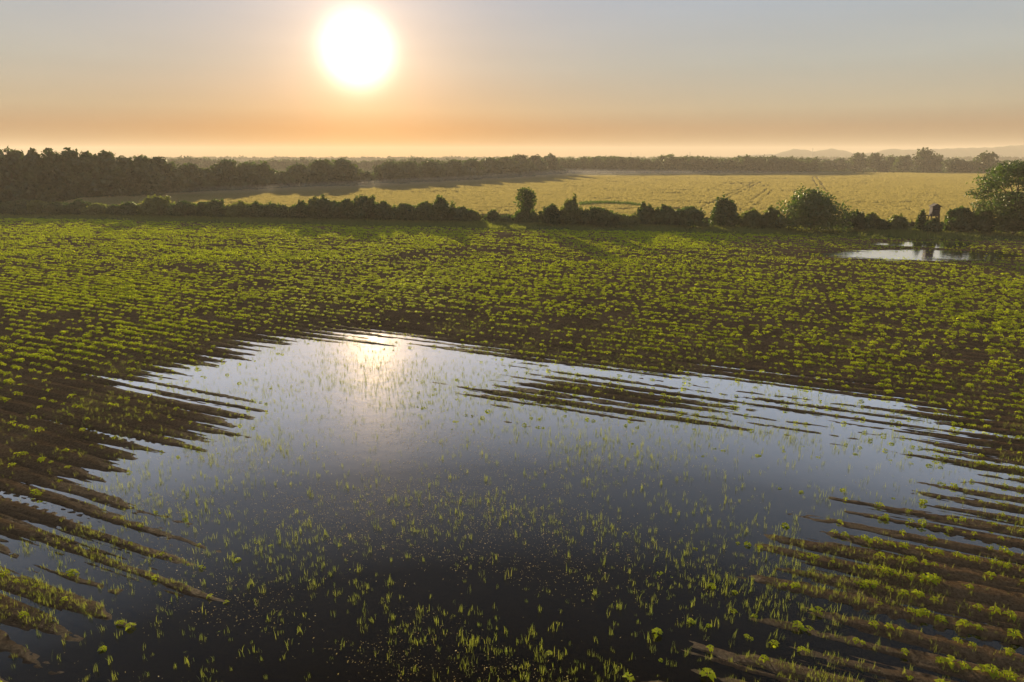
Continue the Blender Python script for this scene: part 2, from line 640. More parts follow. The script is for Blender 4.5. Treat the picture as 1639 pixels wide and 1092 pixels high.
def join(parts):
    V, Q, T, o = [], [], [], 0
    for v, q, t in parts:
        V.append(v)
        Q.append(q + o)
        T.append(t)
        o += len(v)
    return np.concatenate(V), np.concatenate(Q), np.concatenate(T)


def seedling(rng, leaves=9, simple=False):
    """young sunflower: a stem with pairs of broad leaves, each folded along its midrib and drooping at the tip"""
    V, Q, T = [], [], []
    h = rng.uniform(0.10, 0.16)
    if not simple:
        w = 0.008
        o = len(V)
        for z in (-0.03, h * 0.85):
            V += [(w, 0, z), (-w * 0.5, w * 0.87, z), (-w * 0.5, -w * 0.87, z)]
        T += [0.6] * 6
        Q += [(o, o + 1, o + 4, o + 3), (o + 1, o + 2, o + 5, o + 4), (o + 2, o, o + 3, o + 5)]
    for i in range(leaves):
        a = i * 2.4 + rng.uniform(-0.4, 0.4)
        f = i / max(1, leaves - 1)
        z0 = h * (0.28 + 0.6 * f)
        ln = rng.uniform(0.13, 0.19) * (1.0 - 0.40 * f)
        wd = ln * rng.uniform(0.38, 0.5)
        r0 = 0.04 * (1 - 0.6 * f)
        up = rng.uniform(0.0, 0.5) + 0.25 * f
        ca, sa = math.cos(a), math.sin(a)

        def P(r, t, z):
            return (r * ca - t * sa, r * sa + t * ca, z)
        r1, r2 = r0 + ln * 0.5, r0 + ln
        zm, zt = z0 + up * ln * 0.5, z0 + (up * 0.9 - 0.40) * ln
        o = len(V)
        V += [P(r0, 0, z0), P(r1, wd, zm + 0.02), P(r2, 0, zt), P(r1, -wd, zm + 0.02), P(r1, 0, zm)]
        tt = 0.45 + rng.uniform(-0.2, 0.2) + 0.2 * f
        T += [tt] * 5
        if simple:
            Q += [(o, o + 3, o + 2, o + 1)]
        else:
            Q += [(o, o + 4, o + 2, o + 1), (o, o + 3, o + 2, o + 4)]
    return np.array(V), np.array(Q), np.array(T)


rng = random.Random(4)
nr = np.random.default_rng(4)
protos = [seedling(rng, rng.choice((8, 9, 10, 11))) for _ in range(8)]
protos_far = [seedling(rng, 6, True) for _ in range(6)]

# where the plants stand
rows = np.arange(int(3 / ROW), int(106 / ROW))
PU, PV = np.meshgrid(np.arange(-34, 118, 0.15), rows * ROW)
PK = np.repeat(rows[:, None], PU.shape[1], 1).astype(float)
PU = PU + nr.uniform(-0.085, 0.085, PU.shape)
PV = PV + nr.normal(0, 0.030, PV.shape)
px_, py_ = EU[0] * PU + EV[0] * PV, EU[1] * PU + EV[1] * PV
vis = (py_ > 9) & (np.abs(px_) < py_ * 0.80 + 5)
PU, PV, PK, px_, py_ = PU[vis], PV[vis], PK[vis], px_[vis], py_[vis]
_, _, pz_, psd_, ped_ = terrain(PU, PV)
ce = crop_edge(px_, py_)
patch = fbm(px_ * 0.10, py_ * 0.10, 31)
rowgap = noise(PU * 0.42, PK * 7.3, 33)
prob = np.clip(0.12 + 2.0 * (0.55 * patch + 0.62 * rowgap - 0.29), 0, 1) * 0.76
prob *= np.clip(np.where(px_ > 0, 0.45, 0.25) + psd_ / 7.0, 0.25, 1.0)
prob = np.where(pz_ < 0.0, np.where(psd_ > -3.0, 0.10, 0.008) * (0.4 + rowgap), prob)
lowleft = np.clip((-px_ - 0.30 * py_) / 6, 0, 1) * np.clip((34 - py_) / 8, 0, 1)
prob *= 1 - 0.5 * lowleft
prob *= np.where(py_ > 45, 1.0, 0.9)
prob *= np.clip(ce / 1.0 + fbm(px_ * 0.3, py_ * 0.3, 35) * 2 - 1.2, 0, 1)
keep = nr.random(len(prob)) < prob
px_, py_, pz_, patch = px_[keep], py_[keep], pz_[keep], patch[keep]
n_p = len(px_)
pz_ = np.maximum(pz_, -0.12)
rz = nr.uniform(0, 6.28, n_p)
sc = np.clip(nr.normal(0.85, 0.22, n_p), 0.4, 1.4) * (0.85 + 0.45 * patch) * np.clip(0.60 + psd_[keep] / 22, 0.52, 1.0)
tin = np.clip(nr.normal(0.02, 0.22, n_p), -0.45, 0.5)
print('crop plants', n_p)
# the 300 that show largest become objects of their own
fx = 1093 * (px_) / (py_ * math.cos(PITCH) + CAM_H * math.sin(PITCH))
fy = 1093 * math.tan(1) * 0 + (np.arctan2(CAM_H - 0.2, py_) - PITCH)
inframe = (np.abs(fx) < 815) & (np.tan(fy) * 1093 < 540)
dist = np.where(inframe, np.hypot(py_, CAM_H) + 0.25 * np.abs(px_) - 6 * sc, 1e9)
order = np.argsort(dist)
solo, rest = order[:300], order[300:]
solo_me = [mesh_np('young_sunflower', v, q, M_CROP, tint=t) for v, q, t in protos]
for i in solo:
    o = link('young_sunflower', solo_me[i % 8], None, (px_[i], py_[i], pz_[i]))
    o.rotation_euler = (0, 0, float(rz[i]))
    s_ = float(sc[i])
    o.scale = (s_, s_, s_)
    if pz_[i] < 0.0:
        lb = 'young yellow-green sunflower plant standing in the flood water'
    elif px_[i] < 0:
        lb = 'young yellow-green sunflower plant on the muddy ridges left of the water'
    else:
        lb = 'young yellow-green sunflower plant on the muddy ridges right of the water'
    tag(o, lb, 'sunflower plant', 'young sunflower plants nearest the viewer')
parts = []
for j in range(14):
    near = j < 8
    sel = rest[(rest % 8 == j) & (py_[rest] < 62)] if near else rest[(rest % 6 == j - 8) & (py_[rest] >= 62)]
    if len(sel):
        pr = protos[j] if near else protos_far[j - 8]
        parts.append(rot_scatter(*pr, np.stack([px_[sel], py_[sel], pz_[sel]], -1), rz[sel], sc[sel] * (1 if near else 1.12), tin[sel]))
v, q, t = join(parts)
tag(link('sunflower_crop', mesh_np('sunflower_crop', v, q, M_CROP, tint=t)),
    'rows of small yellow-green sunflower plants covering the field', 'crop', kind='stuff')


def grass_tuft(rng, blades, h, spread, width=0.0062):
    V, Q, T = [], [], []
    for i in range(blades):
        a = rng.uniform(0, 6.28)
        bx, by = rng.gauss(0, spread), rng.gauss(0, spread)
        hh = h * rng.uniform(0.45, 1.1)
        ln = rng.uniform(0.05, 0.45) * hh
        la = rng.uniform(0, 6.28)
        ca, sa = math.cos(a) * width, math.sin(a) * width
        o = len(V)
        mx_, my_ = bx + 0.4 * ln * math.cos(la), by + 0.4 * ln * math.sin(la)
        V += [(bx - ca, by - sa, -0.04), (bx + ca, by + sa, -0.04), (mx_ + ca * 0.8, my_ + sa * 0.8, hh * 0.6), (mx_ - ca * 0.8, my_ - sa * 0.8, hh * 0.6),
              (bx + ln * math.cos(la) + ca * 0.2, by + ln * math.sin(la) + sa * 0.2, hh), (bx + ln * math.cos(la) - ca * 0.2, by + ln * math.sin(la) - sa * 0.2, hh)]
        T += [0.5 + rng.uniform(-0.2, 0.25)] * 6
        Q += [(o, o + 1, o + 2, o + 3), (o + 3, o + 2, o + 4, o + 5)]
    return np.array(V), np.array(Q), np.array(T)


tufts = [grass_tuft(rng, rng.choice((3, 4, 6, 8)), rng.uniform(0.17, 0.30), 0.06) for _ in range(10)]


def scatter(pr_list, xs, ys, zs, smin, smax, spin=3.14):
    n = len(xs)
    rz_, sc_, ti_ = nr.uniform(-spin, spin, n), nr.uniform(smin, smax, n), nr.uniform(-0.25, 0.25, n) * min(1.0, spin)
    which = nr.integers(0, len(pr_list), n)
    out = []
    for j, pr in enumerate(pr_list):
        s = which == j
        if s.any():
            out.append(rot_scatter(*pr, np.stack([xs[s], ys[s], zs[s]], -1), rz_[s], sc_[s], ti_[s]))
    return join(out)


def sample_area(n, y0, y1):
    y = y0 + (y1 - y0) * nr.random(n) ** 1.25
    x = nr.uniform(-1, 1, n) * (y * 0.80 + 3)
    return x, y


# grass growing up through the water, thick in drifts that follow the rows
x, y = sample_area(200000, 9.5, 46)
z, sd2, e2, u2, v2 = ground_z(x, y)
dr = fbm(u2 * 0.16, v2 * 0.55, 41)
pr = np.clip((dr - 0.33) * 1.8, 0.10, 1) * np.clip(0.30 + (y - 9) / 30, 0, 1.1)
dens_left = np.clip(1 - np.clip((-x - 0.15 * y) / 8, 0, 1) * 0.3, 0, 1)
k = (z < 0.005) & (sd2 < 0.3) & (nr.random(len(x)) < pr * dens_left * 0.42)
x, y = x[k], y[k]
print('water grass', len(x))
far_ = y > 24
parts = [scatter(tufts, x[~far_], y[~far_], np.zeros((~far_).sum()), 0.28, 0.78), scatter(tufts, x[far_], y[far_], np.zeros(far_.sum()), 0.25, 0.62)]
v, q, t = join(parts)
tag(link('flooded_grass', mesh_np('flooded_grass', v, q, M_GRASS, tint=t)), 'thin grass tufts poking up through the flood water', 'grass', kind='stuff')

# sparse weeds on the wet soil
x, y = sample_area(190000, 9.5, 60)
z, sd2, e2, u2, v2 = ground_z(x, y)
dr = fbm(x * 0.35, y * 0.35, 43)
k = (z > 0.0) & (nr.random(len(x)) < np.clip((dr - 0.40) * 2.0, 0.04, 1) * np.clip(1.2 - sd2 / 12, 0.15, 1) * np.where(x > 0, 0.95, 0.75))
x, y, z = x[k], y[k], z[k]
v, q, t = scatter(tufts, x, y, z, 0.18, 0.65)
tag(link('weed_grass', mesh_np('weed_grass', v, q, M_GRASS, tint=t)), 'sparse grass weeds on the wet soil round the pool', 'grass', kind='stuff')

# straw and leaf scraps drifting on the water
x, y = sample_area(420000, 9.5, 44)
z, sd2, e2, u2, v2 = ground_z(x, y)
dr = fbm(u2 * 0.22, v2 * 0.5, 47)
bandx = np.exp(-((x + 0.25 * y - 0) / (0.35 * y)) ** 2)
k = (z < -0.005) & (sd2 < 0) & (nr.random(len(x)) < np.clip((dr - 0.36) * 2.6, 0.03, 1) * np.clip((y - 8) / 14, 0.12, 1) * (0.10 + 0.90 * bandx) * 0.8)
x, y = x[k], y[k]
scraps = []
for _ in range(6):
    a = rng.uniform(0.007, 0.016)
    b = a * rng.uniform(0.25, 0.7)
    tx, ty = rng.uniform(-0.6, 0.6), rng.uniform(-0.6, 0.6)
    V = np.array([(-a, 0, 0.006 - a * tx), (0, -b, 0.006 - b * ty), (a, 0, 0.006 + a * tx), (0, b, 0.006 + b * ty)])
    V[:, 2] -= min(0, V[:, 2].min() - 0.002)
    scraps.append((V, np.array([(0, 1, 2, 3)]), np.full(4, 0.5 + rng.uniform(-0.2, 0.2))))
v, q, t = scatter(scraps, x, y, np.full(len(x), 0.002), 0.7, 1.6)
tag(link('floating_straw', mesh_np('floating_straw', v, q, M_DEBRIS, tint=t)), 'straw and leaf scraps floating on the flood water', 'debris', kind='stuff')

# rough grass along the foot of the hedge
n = 26000
s_al = nr.uniform(-15, np.linalg.norm(HP1 - HP0) + 30, n)
off = nr.uniform(-7.5, 2.0, n)
x, y = HP0[0] + hd[0] * s_al + hn[0] * off, HP0[1] + hd[1] * s_al + hn[1] * off
z, sd2, e2, _, _ = ground_z(x, y)
k = (nr.random(n) < np.clip((fbm(x * 0.2, y * 0.2, 51) - 0.35) * 3 + (off > -2.5) * 0.5, 0.03, 1)) & (sd2 > 1.0) & (e2 < 0.8)
x, y, z, off = x[k], y[k], z[k], off[k]
big = [grass_tuft(rng, 9, rng.uniform(0.28, 0.42), 0.16, 0.022) for _ in range(8)]
v, q, t = scatter(big, x, y, z, 0.6, 1.5)
tag(link('verge_grass', mesh_np('verge_grass', v, q, M_GRASS, tint=t)), 'rough green grass along the foot of the hedge', 'grass', kind='stuff')

# ------------------------------------------------------------------ grain field beyond the hedge
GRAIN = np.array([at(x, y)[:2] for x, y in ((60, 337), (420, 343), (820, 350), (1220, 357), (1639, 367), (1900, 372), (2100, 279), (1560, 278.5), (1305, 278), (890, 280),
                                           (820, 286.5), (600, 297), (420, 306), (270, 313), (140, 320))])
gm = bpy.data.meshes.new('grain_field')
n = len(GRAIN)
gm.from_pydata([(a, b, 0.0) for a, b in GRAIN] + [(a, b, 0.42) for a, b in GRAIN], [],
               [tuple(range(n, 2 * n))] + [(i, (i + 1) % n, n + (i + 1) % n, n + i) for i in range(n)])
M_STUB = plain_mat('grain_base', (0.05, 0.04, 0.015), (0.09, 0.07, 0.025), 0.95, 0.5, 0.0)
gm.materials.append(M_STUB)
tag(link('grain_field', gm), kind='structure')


def seg_dist(x, y, a, b):
    e = b - a
    t = np.clip(((x - a[0]) * e[0] + (y - a[1]) * e[1]) / (e @ e), 0, 1)
    return np.hypot(x - a[0] - e[0] * t, y - a[1] - e[1] * t)


TRAMS = []
for (x0, y0, x1, y1) in ((1122, 338, 1212, 292), (1130, 340, 1221, 292), (1180, 345, 1228, 306), (1196, 345, 1236, 308), (1300, 285, 1312, 312), (1306, 284, 1330, 320),
                         (1420, 302, 1500, 324), (1452, 305, 1520, 326), (1370, 331, 1375, 335), (1450, 338, 1462, 347)):
    TRAMS.append((at(x0, y0)[:2], at(x1, y1)[:2]))
n = 190000
yy = 95 + 320 * nr.random(n) ** 1.5
xx = nr.uniform(-1, 1.05, n) * (yy * 0.80 + 12)
k = poly_sd(GRAIN, xx, yy) < -0.3
xx, yy = xx[k], yy[k]
k = np.ones(len(xx), bool)
for a, b in TRAMS:
    k &= seg_dist(xx, yy, a, b) > 0.28 + 0.0009 * yy
blot = fbm(xx * 0.05, yy * 0.12, 61)
k &= (blot < 0.71) | (nr.random(len(xx)) < 0.3)
xx, yy = xx[k], yy[k]


def grain_clump(rng):
    V, Q, T = [], [], []
    for i in range(6):
        a = rng.uniform(-0.45, 0.45)
        bx, by = rng.uniform(-0.35, 0.35), rng.uniform(-0.5, 0.5)
        h = rng.uniform(0.68, 0.75)
        w = rng.uniform(0.10, 0.2)
        lx, ly = rng.uniform(-0.15, 0.15), rng.uniform(-0.15, 0.15)
        ca, sa = math.cos(a) * w, math.sin(a) * w
        o = len(V)
        V += [(bx - ca, by - sa, 0.1), (bx + ca, by + sa, 0.1), (bx + ca * 0.7 + lx, by + sa * 0.7 + ly, h), (bx - ca * 0.7 + lx, by - sa * 0.7 + ly, h * rng.uniform(0.9, 1))]
        T += [0.5 + rng.uniform(-0.08, 0.08)] * 4
        Q += [(o, o + 1, o + 2, o + 3)]
    return np.array(V), np.array(Q), np.array(T)


v, q, t = scatter([grain_clump(rng) for _ in range(10)], xx, yy, np.full(len(xx), 0.15), 0.95, 1.1, 0.25)
tag(link('grain_stalks', mesh_np('grain_stalks', v, q, M_GRAIN, tint=t)), 'ripening golden grain filling the far field', 'grain crop', kind='stuff')


# a dark strip of weeds standing in the grain
n = 700
f = nr.random(n)
a_, b_ = at(928, 333)[:2], at(1022, 334)[:2]
xx, yy = a_[0] + (b_[0] - a_[0]) * f, a_[1] + (b_[1] - a_[1]) * f + nr.normal(0, 1.3, n) + 5 * np.sin(f * 3.1)
v, q, t = scatter(big, xx, yy, np.full(n, 0.3), 1.6, 3.2)
tag(link('weed_strip', mesh_np('weed_strip', v, q, M_SHRUB, tint=t)), 'dark strip of weeds standing in the golden grain field', 'weeds', kind='stuff')


# ------------------------------------------------------------------ trees and shrubs
def leaf_cloud(centers, radii, n, size, g, shell=0.55, droop=0.0):
    """diamond leaf cards spread through ellipsoid lobes; returns local verts, quads, tint"""
    centers, radii = np.asarray(centers, float), np.asarray(radii, float)
    wgt = radii.prod(1) ** 0.75
    which = g.choice(len(centers), n, p=wgt / wgt.sum())
    d = g.normal(size=(n, 3))
    d /= np.linalg.norm(d, axis=1)[:, None]
    r = shell + (1.08 - shell) * g.random(n) ** 0.8
    r *= 0.80 + 0.45 * noise(d[:, 0] * 2.5 + which * 3.1, d[:, 1] * 2.5 + d[:, 2] * 2.9, 9)
    r = np.where(g.random(n) < 0.16, r * g.uniform(1.0, 1.45, n), r)
    p = centers[which] + d * r[:, None] * radii[which]
    nrm = d * 0.7 + g.normal(size=(n, 3)) * 0.75 + np.array([0, 0, 0.25])
    nrm /= np.linalg.norm(nrm, axis=1)[:, None]
    t1 = np.cross(nrm, g.normal(size=(n, 3)))
    t1 /= np.linalg.norm(t1, axis=1)[:, None]
    t2 = np.cross(nrm, t1)
    s = size * g.uniform(0.6, 1.35, n)[:, None]
    V = np.stack([p - t1 * s, p - t2 * s * 0.62, p + t1 * s, p + t2 * s * 0.62], 1).reshape(-1, 3)
    lob = g.uniform(-0.22, 0.22, len(centers))
    T = np.repeat(0.45 + lob[which] + g.uniform(-0.18, 0.18, n), 4)
    V[:, 2] = np.maximum(V[:, 2], 0.02)
    return V, np.arange(n * 4).reshape(n, 4), T


def tube(pts, rads, k=6):
    V, Q = [], []
    for (p, r) in zip(pts, rads):
        for i in range(k):
            a = 2 * math.pi * i / k
            V.append((p[0] + r * math.cos(a), p[1] + r * math.sin(a), p[2]))
    for j in range(len(pts) - 1):
        for i in range(k):
            Q.append((j * k + i, j * k + (i + 1) % k, (j + 1) * k + (i + 1) % k, (j + 1) * k + i))
    return V, Q


def limbs(lobes, h_trunk, r, g):
    V, Q = tube([(0, 0, -0.1), (0.02, 0, h_trunk * 0.5), (0.05, 0.02, h_trunk), (0.08, 0.03, h_trunk * 1.9)], [r * 1.25, r, r * 0.8, r * 0.45], 8)
    for c in lobes:
        st = np.array([0.04, 0.02, h_trunk * g.uniform(0.7, 1.5)])
        c = np.asarray(c, float)
        md = st * 0.45 + c * 0.55 + np.array([0, 0, 0.12 * abs(c[2] - st[2])])
        v2, q2 = tube([st, md, c], [r * 0.42, r * 0.28, r * 0.1], 5)
        o = len(V)
        V += v2
        Q += [tuple(i + o for i in f) for f in q2]
    return np.array(V), np.array(Q)


def crown_lobes(h, w, g, n=13, low=0.18, style='round'):
    """lobe centres and radii filling a crown of width w whose top is at h"""
    C, Rr = [], []
    z0 = h * low
    for i in range(n):
        f = (i + 0.5) / n
        zz = z0 + (h - z0) * (0.12 + 0.74 * f)
        if style == 'round':
            prof = math.sin(math.pi * (0.20 + 0.68 * f)) ** 0.7
        elif style == 'column':
            prof = 0.75 + 0.25 * math.sin(math.pi * f)
        else:
            prof = math.cos(0.5 * math.pi * f) ** 0.5
        a = i * 2.4 + g.uniform(-0.4, 0.4)
        rr = 0.5 * w * prof
        rad = g.uniform(0.20, 0.31) * w * (1.0 if n < 17 or style == 'dome' else 0.74)
        rad = min(rad, rr * 1.05 + 0.02)
        q_ = max(0.0, rr - rad * 0.9)
        C.append((q_ * math.cos(a) + g.normal(0, 0.03 * w), q_ * math.sin(a), zz))
        Rr.append((rad, rad, rad * g.uniform(0.62, 0.85) * min(1.0, max(0.45, h / w))))
    C.append((g.normal(0, 0.06 * w), 0, h - Rr[-1][2] * 0.95))
    Rr.append(tuple(0.85 * np.array(Rr[-1])))
    if style == 'dome':
        Rr = [tuple(0.86 * np.array(r)) for r in Rr]
        for i in range(18):       # shoots standing out of the top and the sides
            a, q_ = g.uniform(0, 6.28), 0.5 * w * math.sqrt(g.random()) * 0.95
            top = h * math.cos(0.5 * math.pi * min(1, q_ / (0.56 * w))) ** 0.5 * g.uniform(0.8, 1.1)
            C.append((q_ * math.cos(a), q_ * math.sin(a), max(0.25, top - 0.12 * h)))
            sr = g.uniform(0.035, 0.09) * w
            Rr.append((sr, sr, g.uniform(0.12, 0.24) * h))
    return C, Rr


seed_n = [100]


def build_tree(name, label, cat, group, loc, h, w, style='round', n=2600, size=0.3, mat=None, trunk=0.16, low=0.18, lobes=None, nl=13, crown_name='crown', stem_name='trunk', shell=0.5):
    seed_n[0] += 1
    g = np.random.default_rng(seed_n[0])
    root = empty(name, loc, label, cat, group)
    if lobes is None:
        C, Rr = crown_lobes(h, w, g, nl, low, style)
    else:
        C, Rr = lobes
    v, q, t = leaf_cloud(C, Rr, n, size, g, shell)
    t = t + g.uniform(-0.2, 0.2)
    link(crown_name, mesh_np(crown_name, v, q, mat or M_WOOD_LEAF, tint=t), root)
    lv, lq = limbs(C, max(0.3, h * (low + 0.08)), trunk, g)
    link(stem_name, mesh_np(stem_name, lv, lq, M_BARK, smooth=True), root)
    return root


ROOT = []


def shrub(px, pbase, ptop, w_px, label, mat=None, style='dome', cat='shrub', group='shrubs of the hedge', size=0.16, dens=1.0, name='hedge_shrub', low=0.02, nl=11, dy=0.0):
    p, mpp, h = size_at(px, pbase, ptop)
    w = w_px * mpp
    p = p + np.array([0, dy, 0])
    n = int(min(9000, max(700, dens * 480 * (h * w + w * w * 0.4))))
    return build_tree(name, label, cat, group, (p[0], p[1], GZ - 0.03), h, w, style, n, size, mat or M_SHRUB, 0.05 + 0.012 * h, low, None, nl, 'foliage', 'stem', 0.35)


HEDGE = [
    (-30, 343, 320, 75, 'broad low shrub at the far left end of the hedge, cut by the frame', 0),
    (32, 344, 322, 74, 'first whole shrub from the left in the hedge, wide with rounded top', 0),
    (66, 344, 320, 40, 'second shrub from the left in the hedge, pale and loose', 1),
    (98, 345, 323, 44, 'third shrub from the left in the hedge, low and dark', 0),
    (128, 345, 322, 44, 'fourth shrub from the left in the hedge, rounded', 0),
    (160, 346, 325, 42, 'fifth shrub from the left in the hedge, thin and olive', 1),
    (186, 346, 327, 30, 'sixth shrub from the left in the hedge, small and open', 0),
    (212, 346, 324, 40, 'seventh shrub from the left in the hedge, standing left of the feathery one', 0),
    (254, 347, 313, 50, 'feathery shrub with long upright shoots in the left part of the hedge', 1),
    (296, 348, 321, 48, 'bushy shrub right of the feathery one', 0),
    (328, 348, 323, 32, 'narrow low shrub two places right of the feathery one', 0),
    (348, 349, 319, 40, 'dark rounded shrub third right of the feathery one', 0),
    (388, 349, 323, 46, 'pale green shrub fourth right of the feathery one', 1),
    (412, 350, 324, 42, 'dark shrub fifth right of the feathery one', 0),
    (436, 350, 325, 34, 'small shrub with a knobbly top left of a dip in the hedge', 0),
    (458, 351, 330, 34, 'lowest shrub of a dip in the middle of the left hedge', 0),
    (484, 351, 324, 44, 'rounded shrub just left of the two tall hedge shrubs', 0),
    (514, 352, 316, 44, 'left one of the two tall shrubs below the sun', 0),
    (538, 352, 321, 36, 'shrub in the saddle between the two tall shrubs below the sun', 0),
    (558, 353, 317, 46, 'leaning shrub joined to the right tall shrub below the sun', 0),
    (585, 354, 312, 46, 'right one of the two tall shrubs below the sun', 0),
    (614, 354, 322, 40, 'dark shrub right of the tall shrubs below the sun', 0),
    (650, 355, 325, 48, 'broad dark shrub at the left of the second dark hedge clump', 0),
    (680, 355, 323, 42, 'middle shrub of the second dark hedge clump', 0),
    (706, 356, 318, 48, 'highest pointed shrub of the second dark hedge clump', 0),
    (736, 356, 330, 44, 'sloping shrub right of the highest pointed one', 0),
    (756, 356, 336, 26, 'small pale shrub ending the second dark hedge clump', 1),
    (788, 356, 338, 26, 'little round bush alone in the gap left of the slim tree', 0),
    (812, 357, 345, 36, 'very low bush creeping up to the slim tree', 0),
    (841, 358, 336, 46, 'dense bush wrapped round the foot of the slim tree', 0),
    (882, 361, 327, 36, 'dark bush just right of the slim tree', 0),
    (958, 363, 331, 60, 'low dome-shaped bush right of the bright bush', 0),
    (1002, 363, 344, 44, 'low sloping bush between two dark round bushes', 1),
    (1034, 362, 328, 36, 'dark bush with a pointed top over its left side', 0),
    (1066, 363, 329, 42, 'round-topped dark bush left of its wider twin', 0),
    (1102, 364, 329, 54, 'wide round-topped dark bush with thin twigs on its right', 0),
    (1200, 365, 336, 42, 'pale bush right of the upright round bush', 1),
    (1234, 367, 331, 36, 'pale loose bush leaning on the left of the huge dome', 1),
    (1366, 369, 338, 42, 'dark bush tucked under the right side of the huge dome', 0),
    (1390, 368, 341, 26, 'slim pale shrub right of the huge dome', 1),
    (1407, 369, 350, 30, 'small dark bush between two pale shrubs left of the hunting hide', 0),
    (1432, 369, 344, 32, 'round pale bush left of the hunting hide', 1),
    (1473, 371, 337, 14, 'slim upright bush touching the left of the hunting hide', 0),
    (1492, 374, 350, 24, 'small dark bush at the foot of the hunting hide', 0),
    (1531, 373, 331, 40, 'round bush right of the hunting hide', 0),
    (1566, 374, 334, 42, 'bush between the round bush and the tall spreading tree', 0),
    (1640, 377, 330, 80, 'dense bush around the foot of the tall spreading tree', 0),
]
for (px, pb, pt, w, lb, k) in HEDGE:
    shrub(px, pb, pt, w * 1.15, lb, M_PALE if k else M_SHRUB, 'dome')
shrub(914, 362, 317, 44, 'bright yellow-green bushy young tree right of the slim tree', M_PALE, 'dome', 'shrub', nl=16)
shrub(1158, 365, 315, 50, 'upright round bush with a ragged top standing alone in the hedge', M_SHRUB, 'dome', 'shrub', nl=18)
shrub(1297, 371, 300, 124, 'huge dark dome of bush with twiggy top, biggest in the hedge', M_SHRUB, 'dome', 'bush', size=0.17, nl=26, name='big_bush')

p, mpp, h = size_at(843, 359, 299)
build_tree('slim_tree', 'slim dark tree with lumpy upright crown rising over the hedge', 'tree', None, (p[0], p[1], GZ - 0.03), h, 29 * mpp * 1.2, 'column', 1700, 0.17, M_SHRUB, 0.13, 0.30, None, 13)

# the tall spreading tree at the right edge: flat tiers of foliage on bare limbs
p, mpp, h = size_at(1632, 377, 264)
g = np.random.default_rng(77)
C, Rr = [], []
for (tx, ty, tw, th) in ((1628, 272, 52, 16), (1598, 279, 46, 14), (1572, 290, 40, 12), (1662, 276, 60, 20), (1690, 295, 50, 20), (1566, 312, 40, 12), (1600, 298, 44, 13), (1640, 296, 50, 16),
                         (1582, 330, 46, 12), (1618, 318, 40, 13), (1655, 318, 50, 16), (1700, 325, 44, 18), (1564, 303, 22, 8), (1612, 344, 44, 14), (1650, 345, 60, 20), (1590, 351, 34, 12), (1625, 330, 60, 26), (1660, 300, 56, 26), (1630, 286, 60, 18), (1605, 318, 40, 16)):
    dep = g.uniform(-2.2, 2.2)
    C.append(((tx - 1632) * mpp, dep, (377 - ty) * mpp * 1.0))
    Rr.append((tw * mpp * 0.54, tw * mpp * 0.5, th * mpp * 0.7))
build_tree('spreading_tree', 'tall spreading tree with flat leafy tiers at the right edge of the hedge', 'tree', None, (p[0], p[1] + 1.0, GZ - 0.03), h, 90 * mpp, 'round', 15000, 0.15, M_SHRUB, 0.24, 0.2, (C, Rr))

# the wood along the left of the grain field, front trees first
WOOD_G = 'trees of the wood on the left'
LEFT_WOOD = [
    (-22, 323, 236, 60, 'tree at the far left end of the wood, half outside the frame'),
    (14, 323, 235, 52, 'tall tree in the left wood with the highest crown near the frame edge'),
    (50, 323, 238, 48, 'second tall tree from the left frame edge in the wood'),
    (82, 322, 237, 48, 'third tall tree from the left frame edge in the wood'),
    (112, 322, 237, 46, 'fourth tall tree from the left frame edge in the wood'),
    (140, 321, 242, 44, 'fifth tall tree from the left in the wood, before its highest right crown'),
    (168, 320, 241, 46, 'sixth tall tree from the left in the wood, with sky holes in its crown'),
    (198, 318, 251, 40, 'lower tree in the sag of the left wood'),
    (226, 317, 248, 46, 'broad tree near the right end of the tall left wood'),
    (252, 315, 249, 40, 'last but one tree of the tall left wood'),
    (268, 314, 262, 34, 'shorter tree closing the right end of the tall left wood'),
    (298, 311, 263, 42, 'open low tree with gaps right of the tall left wood'),
    (322, 310, 270, 34, 'small low tree between the open tree and the domed tree'),
    (360, 309, 256, 52, 'domed tree in the middle of the left wood'),
    (394, 307, 259, 44, 'dense tree right of the domed tree'),
    (420, 306, 262, 40, 'tree sloping down to a gap in the wood'),
    (446, 304, 277, 32, 'small tree in the gap of the wood'),
    (476, 303, 262, 42, 'left tree of the big clump below the sun'),
    (510, 302, 255, 46, 'middle tree of the big clump below the sun'),
    (546, 301, 253, 46, 'tallest right tree of the big clump below the sun'),
    (580, 299, 276, 34, 'low tree filling the gap below the sun'),
    (622, 297, 259, 50, 'first round tree of the long even wood right of the gap'),
    (656, 295, 258, 46, 'second round tree of the long even wood'),
    (690, 294, 257, 46, 'third round tree of the long even wood'),
    (722, 292, 256, 44, 'fourth round tree of the long even wood'),
    (752, 290, 254, 42, 'fifth round tree of the long even wood'),
    (782, 288, 253, 42, 'sixth round tree of the long even wood'),
    (808, 287, 251, 40, 'seventh tree of the long even wood, taller'),
    (832, 285, 247, 38, 'tall tree near the corner where the woods meet'),
    (856, 283, 249, 36, 'tree at the corner where the woods meet'),
    (880, 281, 248, 32, 'last tree of the left wood before the far straight wood'),
]
for (px, pb, pt, w, lb) in LEFT_WOOD:
    p, mpp, h = size_at(px, pb, pt)
    wm = w * mpp * (1.05 + 0.25 * ((px * 7) % 10) / 10)
    sz = 0.30 + 0.0012 * p[1]
    build_tree('woodland_tree', lb, 'tree', WOOD_G, (p[0], p[1] + wm * 0.35, GZ), h, wm, 'round', 2100, sz, M_WOOD_LEAF, 0.2, 0.05, None, 22, shell=0.45)
